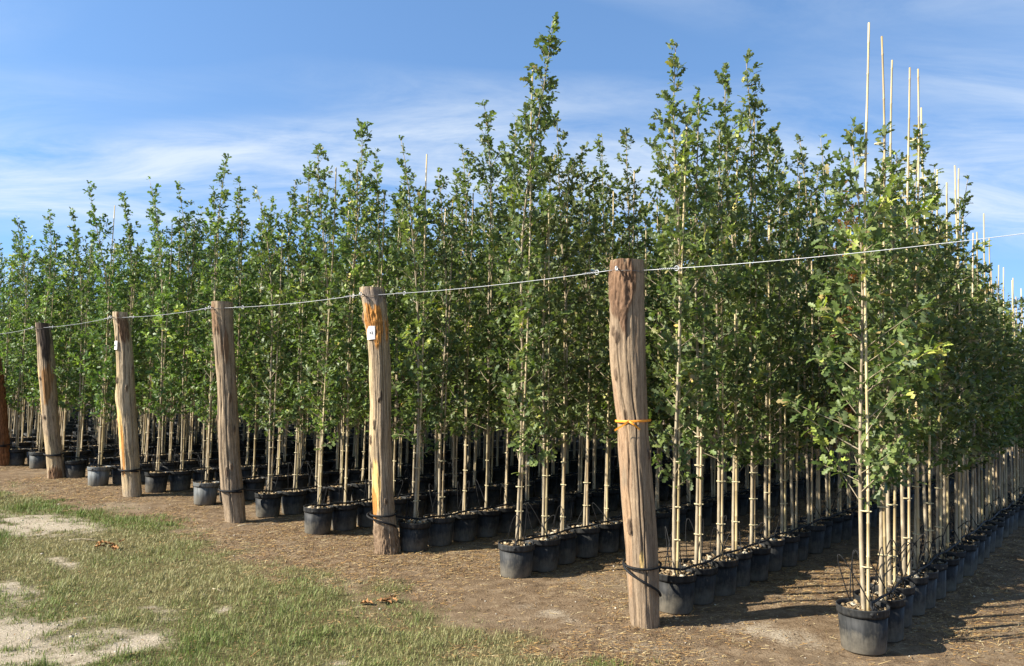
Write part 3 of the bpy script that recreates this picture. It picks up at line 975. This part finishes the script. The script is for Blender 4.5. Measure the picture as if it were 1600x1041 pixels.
# ------------------------------------------------------------------ posts
def make_post(prof, seed, base, patches, label, grey=(0.36, 0.28, 0.19), flat_top=0.0):
    """prof: (photo y, left x, right x) down the post; base: where it meets the ground"""
    g0 = ground_at(*base)
    Yd = g0[1] + 0.085
    cs = []
    for (py, xl, xr) in prof:
        c = on_plane((xl + xr) / 2, py, Yd)
        rad = np.linalg.norm(on_plane(xr, py, Yd) - on_plane(xl, py, Yd)) / 2
        cs.append((c[2], c[0], rad))
    cs.sort()
    cs = np.array(cs)
    zt = cs[-1, 0]
    x0 = float(np.interp(0.0, cs[:, 0], cs[:, 1]))
    NR, NS = (190, 144) if Yd < 8 else (120, 96)
    zz = np.linspace(-0.06, zt, NR)
    cxs = np.interp(zz, cs[:, 0], cs[:, 1]); rad = np.interp(zz, cs[:, 0], cs[:, 2])
    ker = np.ones(9) / 9
    pad = lambda a: np.convolve(np.pad(a, 4, 'edge'), ker, 'valid')
    cxs, rad = pad(cxs), pad(rad)
    th = np.arange(NS) * 2 * math.pi / NS
    TH, ZZ = np.meshgrid(th, zz)
    ct, st = np.cos(TH), np.sin(TH)                      # th = 0 faces right, -90 deg faces the camera side
    r = np.random.default_rng(seed)
    n1 = fbm(ct * 1.4 + 5, st * 1.4 + 5, ZZ * 1.8 + seed, seed, 3) - 0.5
    n2 = fbm(ct * 7 + 5, st * 7 + 5, ZZ * 1.6 + seed, seed + 5, 3) - 0.5
    n3 = vnoise(ct * 22 + 5, st * 22 + 5, ZZ * 9, seed + 7) - 0.5
    dr = 0.034 * n1 + 0.012 * n2 + 0.005 * n3
    col = np.ones((NR, NS, 3)) * np.array(grey)
    # drying cracks running down the grain
    dark = np.zeros_like(TH)
    for q in range(13):
        t0 = r.uniform(-math.pi, math.pi) if q > 4 else -math.pi / 2 + r.uniform(-0.9, 0.9)
        za, zb_ = sorted(r.uniform(0, zt, 2)); zb_ = max(zb_, za + 0.7)
        tt = t0 + 0.10 * (fbm(zz * 2.2, 0 * zz + q, 0, seed + 20 + q, 3) - 0.5) * 4
        dth = np.abs((TH - tt[:, None] + math.pi) % (2 * math.pi) - math.pi)
        w = np.clip(1 - dth / (0.05 if q < 3 else 0.035), 0, 1) * np.clip((ZZ - za) / 0.15, 0, 1) * np.clip((zb_ - ZZ) / 0.15, 0, 1)
        dr = dr - (0.012 if q < 3 else 0.005) * w; dark = np.maximum(dark, w)
    patches = list(patches) + [(r.uniform(-170, -10), r.uniform(0.3, zt - 0.2), r.uniform(6, 12), r.uniform(0.025, 0.06), (0.15, 0.105, 0.07), 0.011) for _ in range(6)]   # knots
    bn = fbm(ct * 3 + 9, st * 3 + 9, ZZ * 3, seed + 31, 4)
    for (ang, zc, wa, wz, rgb, dep_) in patches:           # bare wood, bark and stains, each with a ragged edge
        dth = np.abs((TH - math.radians(ang) + math.pi) % (2 * math.pi) - math.pi)
        q = 1.25 - np.sqrt((dth / math.radians(wa)) ** 2 + ((ZZ - zc) / wz) ** 2) + (bn - 0.5) * 1.7
        w = np.clip((q - 0.25) * 6, 0, 1)
        col = col * (1 - w[..., None]) + np.array(rgb) * w[..., None]
        dr = dr + dep_ * w
        if dep_ > 0.003:
            cell = vnoise(ct * 11 + 3, st * 11 + 3, ZZ * 26, seed + 40) * 0.6 + vnoise(ct * 24 + 3, st * 24 + 3, ZZ * 60, seed + 43) * 0.4
            dr = dr + w * 0.020 * (cell - 0.5)
            col = col * (1 - w[..., None] * (0.75 - 1.5 * np.clip(cell, 0.1, 0.75))[..., None])
    col = col * (1 - 0.8 * dark[..., None])
    RR = rad[:, None] + dr
    vx = cxs[:, None] - x0 + RR * ct
    vy = RR * st
    vz = ZZ.copy()
    vz[-1] += flat_top * (ct[-1] * 0.5 + 0.2 * st[-1]) * 0.1 + 0.006 * (vnoise(ct[-1] * 8, st[-1] * 8, 0, seed + 3) - 0.5)
    v = np.stack([vx, vy, vz], -1).reshape(-1, 3)
    g = Geo()
    i = np.arange(NR - 1)[:, None] * NS; j = np.arange(NS)[None, :]; k = (j + 1) % NS
    g.add(v, np.stack([i + j, i + k, i + NS + k, i + NS + j], -1).reshape(-1, 4), col.reshape(-1, 3))
    e = tag(bpy.data.objects.new('wooden_post', None), label, 'post', 'anchor posts at the heads of the rows')
    e.location = (x0, Yd, 0)
    COL.objects.link(e)
    obj('shaft', g.mesh('shaft', POSTM, smooth=True), e)
    # sawn end grain
    top = v.reshape(NR, NS, 3)[-1]
    c = top.mean(0)
    rings = [c + (top - c) * s_ + np.array([0, 0, 0.0015 * (1 - s_)]) for s_ in (1.0, 0.75, 0.5, 0.25)]
    vv = np.concatenate(rings + [c[None]])
    q = np.concatenate([np.stack([a * NS + np.arange(NS), a * NS + (np.arange(NS) + 1) % NS, (a + 1) * NS + (np.arange(NS) + 1) % NS, (a + 1) * NS + np.arange(NS)], -1) for a in range(3)])
    t = np.stack([3 * NS + np.arange(NS), 3 * NS + (np.arange(NS) + 1) % NS, np.full(NS, 4 * NS)], -1)
    gg = Geo(); gg.add(vv, q, np.array([0.24, 0.19, 0.14])); gg.f.append(t)
    obj('end_grain', gg.mesh('end_grain', POSTM), e)
    info = dict(e=e, x0=x0, Y=Yd, zt=zt, cx=lambda z: float(np.interp(z, zz, cxs)), r=lambda z: float(np.interp(z, zz, rad)))
    # eye bolt, its washer, and the wire band below the head
    zw = zt - 0.075
    info['zw'] = zw
    R0 = info['r'](zw) + 0.006
    cx0 = info['cx'](zw) - x0
    a = np.linspace(0, 2 * math.pi, 40)
    wob = np.random.default_rng(seed + 60)
    band = np.stack([cx0 + (R0 + 0.003) * np.cos(a), (R0 + 0.003) * np.sin(a), zw - 0.02 + 0.012 * np.sin(a + wob.uniform(0, 6))], -1)
    obj('wire_band', add_tube(Geo(), band, 0.0022, 5, cap=False).mesh('wire_band', RUST, smooth=True), e)
    ba = math.radians(-125)
    bx = np.array([math.cos(ba), math.sin(ba), 0])
    p = np.array([cx0, 0, zw]) + bx * (R0 - 0.02)
    g = add_tube(Geo(), [p, p + bx * 0.05], 0.006, 8)
    bo = obj('eye_bolt', g.mesh('eye_bolt', RUST, smooth=True), e)
    t_ = np.linspace(0, 2 * math.pi, 14)
    ringc = p + bx * 0.062
    obj('eye_ring', add_tube(Geo(), ringc + np.stack([0.014 * np.cos(t_) * bx[0], 0.014 * np.cos(t_) * bx[1], 0.014 * np.sin(t_)], -1), 0.0045, 6, cap=False).mesh('eye_ring', PORCELAIN, smooth=True), bo)
    return info

def wpx(base, pts): return base, pts
OR, YE, BK, DK, PALE = (0.50, 0.235, 0.065), (0.66, 0.47, 0.19), (0.19, 0.115, 0.065), (0.085, 0.065, 0.05), (0.46, 0.36, 0.22)
RED = (0.22, 0.10, 0.045)
POSTS = []
POSTS.append(make_post([(408, 955, 1005), (500, 953, 1007), (560, 953, 1008), (610, 957, 1010), (660, 966, 1013), (730, 970, 1019), (800, 974, 1023), (900, 981, 1028), (981, 985, 1031)], 3, (1008, 981),
    [(-125, 2.28, 50, 0.26, (0.17, 0.105, 0.065), 0.010), (-100, 0.44, 9, 0.07, YE, -0.002), (-165, 1.25, 40, 0.4, (0.34, 0.235, 0.15), 0), (-160, 0.6, 25, 0.5, (0.33, 0.225, 0.14), 0)],
    'thickest weathered grey post with a strip of orange tape tied round it', (0.285, 0.215, 0.145)))
POSTS.append(make_post([(450, 562, 600), (482, 568, 604), (524, 574, 607), (567, 578, 609), (630, 579, 610), (693, 578, 611), (736, 580, 614), (778, 581, 616), (808, 583, 618), (864, 587, 627)], 8, (607, 866),
    [(-95, 2.12, 85, 0.22, OR, 0.006), (-60, 2.38, 100, 0.08, (0.22, 0.18, 0.15), 0.002), (-165, 1.5, 55, 0.9, PALE, 0), (-120, 0.62, 38, 0.22, YE, -0.004), (-150, 0.45, 30, 0.16, OR, 0.0), (-80, 0.12, 110, 0.16, (0.22, 0.155, 0.10), 0.006), (-75, 1.45, 12, 0.07, DK, 0)],
    'post with orange bark below its head and a white card numbered 182'))
POSTS.append(make_post([(472, 331, 362), (498, 333, 363), (548, 336, 365), (594, 340, 368), (651, 341, 370), (709, 343, 373), (767, 347, 379), (816, 354, 383)], 13, (368, 817),
    [(-140, 2.25, 60, 0.22, (0.20, 0.13, 0.08), 0.005), (-60, 1.95, 25, 0.2, BK, 0.003), (-160, 1.3, 12, 0.18, DK, -0.004)],
    'plain grey weathered post without a card, dark strap round its foot', (0.31, 0.24, 0.165)))
POSTS.append(make_post([(488, 177, 198), (512, 180, 203), (547, 183, 207), (588, 184, 209), (620, 182, 210), (641, 186, 211), (695, 188, 215), (738, 191, 218), (776, 194, 221)], 21, (207, 777),
    [(-60, 2.2, 50, 0.25, BK, 0.004), (-165, 1.6, 60, 0.8, PALE, 0), (-130, 0.75, 40, 0.35, YE, 0), (-100, 0.4, 90, 0.3, PALE, 0), (-110, 0.62, 12, 0.3, OR, -0.002)],
    'pale peeled post with a small white number card and yellow bare wood low down', (0.40, 0.325, 0.225)))
POSTS.append(make_post([(505, 56, 77), (534, 59, 82), (561, 61, 84), (601, 64, 87), (641, 67, 90), (682, 71, 93), (709, 74, 97), (746, 77, 101)], 34, (89, 747),
    [(-60, 2.2, 70, 0.42, DK, 0.003), (-170, 1.4, 50, 0.45, YE, 0), (-70, 1.45, 45, 0.3, (0.30, 0.17, 0.075), 0.003), (-120, 0.35, 80, 0.3, PALE, 0), (-60, 0.05, 60, 0.14, BK, 0.004)],
    'leaning post with a blackened head and yellow bare wood halfway up'))
POSTS.append(make_post([(517, -31, -11), (569, -20, 2), (628, -15, 8), (695, -11, 13), (728, -9, 16)], 55, (3, 729),
    [(-60, 0.9, 180, 1.2, RED, 0.004), (-120, 0.3, 60, 0.3, (0.30, 0.20, 0.12), 0)],
    'reddish brown post at the far end of the wire'))

def text_mesh(txt, size, name):
    cu = bpy.data.curves.new(name, 'FONT')
    cu.body = txt; cu.size = size; cu.align_x = 'CENTER'; cu.align_y = 'CENTER'; cu.offset = size * 0.025
    to = bpy.data.objects.new(name, cu)
    COL.objects.link(to)
    dg = bpy.context.evaluated_depsgraph_get()
    me = bpy.data.meshes.new_from_object(to.evaluated_get(dg))
    bpy.data.objects.remove(to)
    me.materials.clear(); me.materials.append(INK)
    return me
def number_card(post, py, txt, w, h, ang, size):
    z = on_plane(800, py, post['Y'])
    zc = on_plane(post['x0'] / post['Y'] * F_PX + CX, py, post['Y'])[2]
    a = math.radians(ang)
    R = post['r'](zc) + 0.017
    px = post['cx'](zc) - post['x0'] + R * math.cos(a); py_ = R * math.sin(a)
    NX = 7
    g = Geo()
    xs = np.linspace(-w / 2, w / 2, NX)
    bow = -0.9 * xs ** 2 / max(0.05, R)
    v = np.array([(x, s * h / 2, b + t) for t in (0, 0.0012) for s in (-1, 1) for x, b in zip(xs, bow)])
    f = []
    for i in range(NX - 1):
        f.append((2 * NX + i, 2 * NX + i + 1, 3 * NX + i + 1, 3 * NX + i))
        f.append((i + 1, i, NX + i, NX + i + 1))
    c = obj('number_card', g.add(v, f).mesh('number_card', WHITE, smooth=True), post['e'], loc=(px, py_, zc))
    c.rotation_euler = (math.radians(90), math.radians(-3), a + math.pi / 2)
    c['label'] = 'white card with a small black number'
    tm = text_mesh(txt, size, 'digits')
    for vt in tm.vertices:                                 # printed on the bowed card
        vt.co.z = -0.9 * vt.co.x ** 2 / max(0.05, R)
    d = obj('digits', tm, c, loc=(0, -0.004, 0.0022))
    return c
number_card(POSTS[1], 522, '182', 0.088, 0.125, -116, 0.040)
number_card(POSTS[3], 541, '180', 0.080, 0.115, -132, 0.036)

# ------------------------------------------------------------------ wires from post to post
def sagline(a, b, sag, n=26):
    t = np.linspace(0, 1, n)[:, None]
    p = a * (1 - t) + b * t
    p[:, 2] -= (4 * sag * t * (1 - t))[:, 0]
    return p
def head(p, side):
    z = p['zw']
    return np.array([p['cx'](z) + side[0] * (p['r'](z) + 0.012), p['Y'] + side[1] * (p['r'](z) + 0.012), z])
names = ['orange-taped post', 'orange-barked post', 'plain grey post', 'pale peeled post', 'dark-topped post', 'reddish post']
def knot(me_name, pts, at, parent):
    pts = np.asarray(pts)
    d = unit(np.gradient(pts, axis=0))[at]
    ref = np.array([0, 0, 1.0]); s = unit(np.cross(d, ref)); u = np.cross(s, d)
    t = np.linspace(0, 1, 60)[:, None]
    a = t * 2 * math.pi * 7
    h = pts[at] + d * (t - 0.5) * 0.11 + 0.0065 * (np.cos(a) * s + np.sin(a) * u)
    t2 = np.linspace(0, 2 * math.pi, 14)[:, None]
    g = add_tube(Geo(), h, 0.0022, 4)
    add_tube(g, pts[at] + d * 0.07 + 0.016 * (np.cos(t2) * d + np.sin(t2) * u), 0.0026, 5, cap=False)
    obj('knot', g.mesh(me_name, WIRE, smooth=True), parent)
for i in range(5):
    a, b = head(POSTS[i], (-0.8, -0.6)), head(POSTS[i + 1], (0.55, -0.83))
    pts = sagline(b, a, 0.022)
    w = obj('tension_wire', add_tube(Geo(), pts, 0.0021, 5).mesh('tension_wire', WIRE, smooth=True))
    tag(w, 'galvanised wire stretched between the %s and the %s' % (names[i], names[i + 1]), 'wire', 'wires along the posts')
    knot('knot', pts, 3, w); knot('knot', pts, len(pts) - 3, w)
v0 = POSTS[0]
far_end = np.array([v0['x0'] + 2.02, v0['Y'] - 1.72, v0['zt'] - 0.02])
a = head(v0, (0.75, -0.66))
pts = sagline(a, far_end, 0.03, 30)
Ye = far_end[1] + 0.10
pp = [project(np.array([[far_end[0] + 0.06 + sx * 0.095, Ye, z]]))[0] for z in (2.42, 1.2, 0.0) for sx in (-1, 1)]
make_post([((pp[i][1] + pp[i + 1][1]) / 2, pp[i][0], pp[i + 1][0]) for i in (0, 2, 4)], 71, tuple(project(np.array([[far_end[0] + 0.06, Ye - 0.085, 0.0]]))[0][:2]),
          [(-120, 1.2, 40, 0.5, PALE, 0)], 'grey post standing outside the outermost row of bare canes', (0.28, 0.225, 0.165))
w = obj('tension_wire', add_tube(Geo(), pts, 0.0021, 5).mesh('tension_wire', WIRE, smooth=True))
tag(w, 'galvanised wire running past the outermost row from the orange-taped post', 'wire', 'wires along the posts')
knot('knot', pts, 2, w)

# orange tape
zt_ = on_plane(990, 657, v0['Y'])[2]
a_ = np.linspace(0, 2 * math.pi, 49)
R_ = v0['r'](zt_) + 0.016
cx_ = v0['cx'](zt_)
g = Geo()
rows_ = [np.stack([cx_ + (R_ + o) * np.cos(a_), v0['Y'] + (R_ + o) * np.sin(a_), zt_ + dz + 0.006 * np.cos(a_)], -1) for dz, o in ((-0.0075, 0), (0.0, 0.0025), (0.0075, 0))]
vv = np.concatenate(rows_)
q = np.concatenate([np.stack([k * 49 + np.arange(48), k * 49 + np.arange(48) + 1, (k + 1) * 49 + np.arange(48) + 1, (k + 1) * 49 + np.arange(48)], -1) for k in range(2)])
rb = tag(bpy.data.objects.new('orange_ribbon', None), 'orange plastic tape knotted round the thick grey post', 'ribbon')
rb.location = (cx_, v0['Y'], zt_); COL.objects.link(rb)
org = np.array([cx_, v0['Y'], zt_])
obj('band', Geo().add(vv - org, q).mesh('band', ORANGE, smooth=True), rb)
ka = math.radians(-112)
kp = np.array([(R_ + 0.006) * math.cos(ka), (R_ + 0.006) * math.sin(ka), 0])
v_, f_ = lump(0.010, np.random.default_rng(3), 0.8, 8, 6)
obj('knot', Geo().add(v_ + kp, f_).mesh('ribbon_knot', ORANGE, smooth=True), rb)
for dx, dz in ((-0.095, -0.065), (0.075, -0.055)):
    t = np.linspace(0, 1, 8)[:, None]
    c_ = kp + np.array([0, -0.008, 0]) + t * np.array([dx, -0.012, dz]) + np.array([0, -0.012, 0]) * np.sin(t * 5)
    w_ = np.array([-dz, 0, dx]) / math.hypot(dx, dz) * 0.006
    g = Geo().add(np.concatenate([c_ - w_, c_ + w_]), [(k, k + 1, 8 + k + 1, 8 + k) for k in range(7)])
    obj('tail', g.mesh('tail', ORANGE, smooth=True), rb)

# ------------------------------------------------------------------ irrigation pipes
for ri in range(12):
    st = ROWS[ri]
    r = np.random.default_rng(300 + ri)
    nrm = -FRONT if ri % 2 == 0 else -FRONT
    pts = []
    n = 60
    L = 26 * PITCH_POT
    for k in range(n):
        t = k / (n - 1)
        p = st + ROWDIR * (0.02 + t * L) + nrm * (0.055 + 0.012 * math.sin(k * 0.9))
        pts.append((p[0], p[1], 0.291 + 0.006 * math.sin(k * 1.7)))
    pts = np.array(pts)
    post = POSTS[(ri - 1) // 2] if ri % 2 == 1 and (ri - 1) // 2 < len(POSTS) else None
    if post is not None:
        z1 = 0.40 if ri == 1 else 0.36
        cxp, R0 = post['cx'](z1), post['r'](z1) + 0.022
        drop = {1: 0.20, 3: 0.12}.get(ri, 0.03)
        bulge = {1: 0.018, 3: 0.06}.get(ri, 0.008)
        lo = []
        for k in range(30):                            # sagging pass over the front, from the right round to the left
            u = k / 29
            a = math.radians(-20 - 165 * u)
            lo.append((cxp + (R0 + bulge * math.sin(u * 3.1)) * math.cos(a), post['Y'] + (R0 + 0.012) * math.sin(a), z1 - drop * (1 - u) ** 1.3))
        for k in range(1, 40):                         # round the back and once more taut over the front
            u = k / 39
            a = math.radians(-185 - 350 * u)
            lo.append((cxp + R0 * math.cos(a), post['Y'] + R0 * math.sin(a), z1 + 0.012 * math.sin(u * 6)))
        lo = np.array(lo)
        join = np.linspace(0, 1, 8)[1:-1, None]
        br_ = lo[-1] * (1 - join) + pts[0] * join
        pts = np.concatenate([lo, br_, pts])
    else:
        d = ROWDIR
        e0 = pts[0]
        tail = np.array([e0 + (-d[0] * 0.15 + 0.04, -d[1] * 0.15, -0.035), e0 + (-d[0] * 0.13 + 0.02, -d[1] * 0.13, 0.0), e0 + (-d[0] * 0.07, -d[1] * 0.07, 0.012)])
        pts = np.concatenate([tail, pts])
    e = obj('irrigation_pipe', add_tube(Geo(), pts, 0.0085 if ri < 3 else 0.0095, 7).mesh('irrigation_pipe', BLACK, smooth=True))
    tag(e, 'black irrigation pipe lying on the pots of the %s' % ROWNAME[ri], 'pipe', 'irrigation pipes along the rows')
    if post is None:
        t = pts[0]
        v_, f_ = lathe([(0.0, -0.03), (0.012, -0.03), (0.0125, 0.0), (0.012, 0.03), (0.0, 0.03)], 10)
        c = obj('end_clamp', Geo().add(v_, f_).mesh('end_clamp', BLACK, smooth=True), e, loc=tuple(pts[0]))
        c.rotation_euler = (math.radians(65), 0, math.atan2(ROWDIR[1], ROWDIR[0]) + 1.3)

# ------------------------------------------------------------------ fallen leaves and twigs
def fallen(px, py, size, seed, label):
    r = np.random.default_rng(seed)
    g0 = ground_at(px, py)
    e = tag(bpy.data.objects.new('dry_leaf_bunch', None), label, 'dry leaves')
    e.location = (g0[0], g0[1], float(height(g0[:1], g0[1:])[0]) + 0.01)
    COL.objects.link(e)
    for k in range(7):
        v = LEAF_V.copy() * size * r.uniform(0.7, 1.2)
        v[:, 2] += size * 2.2 * (v[:, 1] / size) ** 2 * 0.9
        a = r.uniform(0, 6.28); R = np.array([[math.cos(a), math.sin(a), 0], [-math.sin(a), math.cos(a), 0], [0, 0, 1]])
        v = v @ R + np.array([r.normal(0, size * 0.5), r.normal(0, size * 0.3), r.uniform(0, size * 0.45)])
        g = Geo().add(v, LEAF_Q); g.f.append(LEAF_T)
        obj('leaf', g.mesh('leaf', DEADM), e)
fallen(172, 860, 0.10, 1, 'curled dry brown leaves lying on the turf')
fallen(600, 942, 0.085, 2, 'flattened reddish dry leaves where turf meets bare earth')
def twig(px, py, L, ang, seed, label):
    r = np.random.default_rng(seed)
    g0 = ground_at(px, py)
    t = np.linspace(0, 1, 7)
    pts = np.stack([t * L * math.cos(ang) + r.normal(0, 0.008, 7), t * L * math.sin(ang) + r.normal(0, 0.008, 7), np.full(7, 0.008) + 0.012 * np.abs(np.sin(t * 4))], -1)
    g = add_tube(Geo(), pts, np.linspace(0.007, 0.002, 7), 6)
    add_tube(g, [pts[3], pts[3] + (0.4 * L * math.cos(ang + 0.7), 0.4 * L * math.sin(ang + 0.7), 0.01)], [0.004, 0.0015], 5)
    o = obj('twig', g.mesh('twig', BARK, smooth=True), loc=(g0[0], g0[1], float(height(g0[:1], g0[1:])[0])))
    tag(o, label, 'twig')
twig(372, 822, 0.34, 0.35, 4, 'dry forked twig at the foot of the plain grey post')
twig(110, 846, 0.30, 0.05, 5, 'pale dry stalk lying on the turf beside curled leaves')
twig(330, 922, 0.12, -0.4, 6, 'short pale stalk lying alone in the turf')
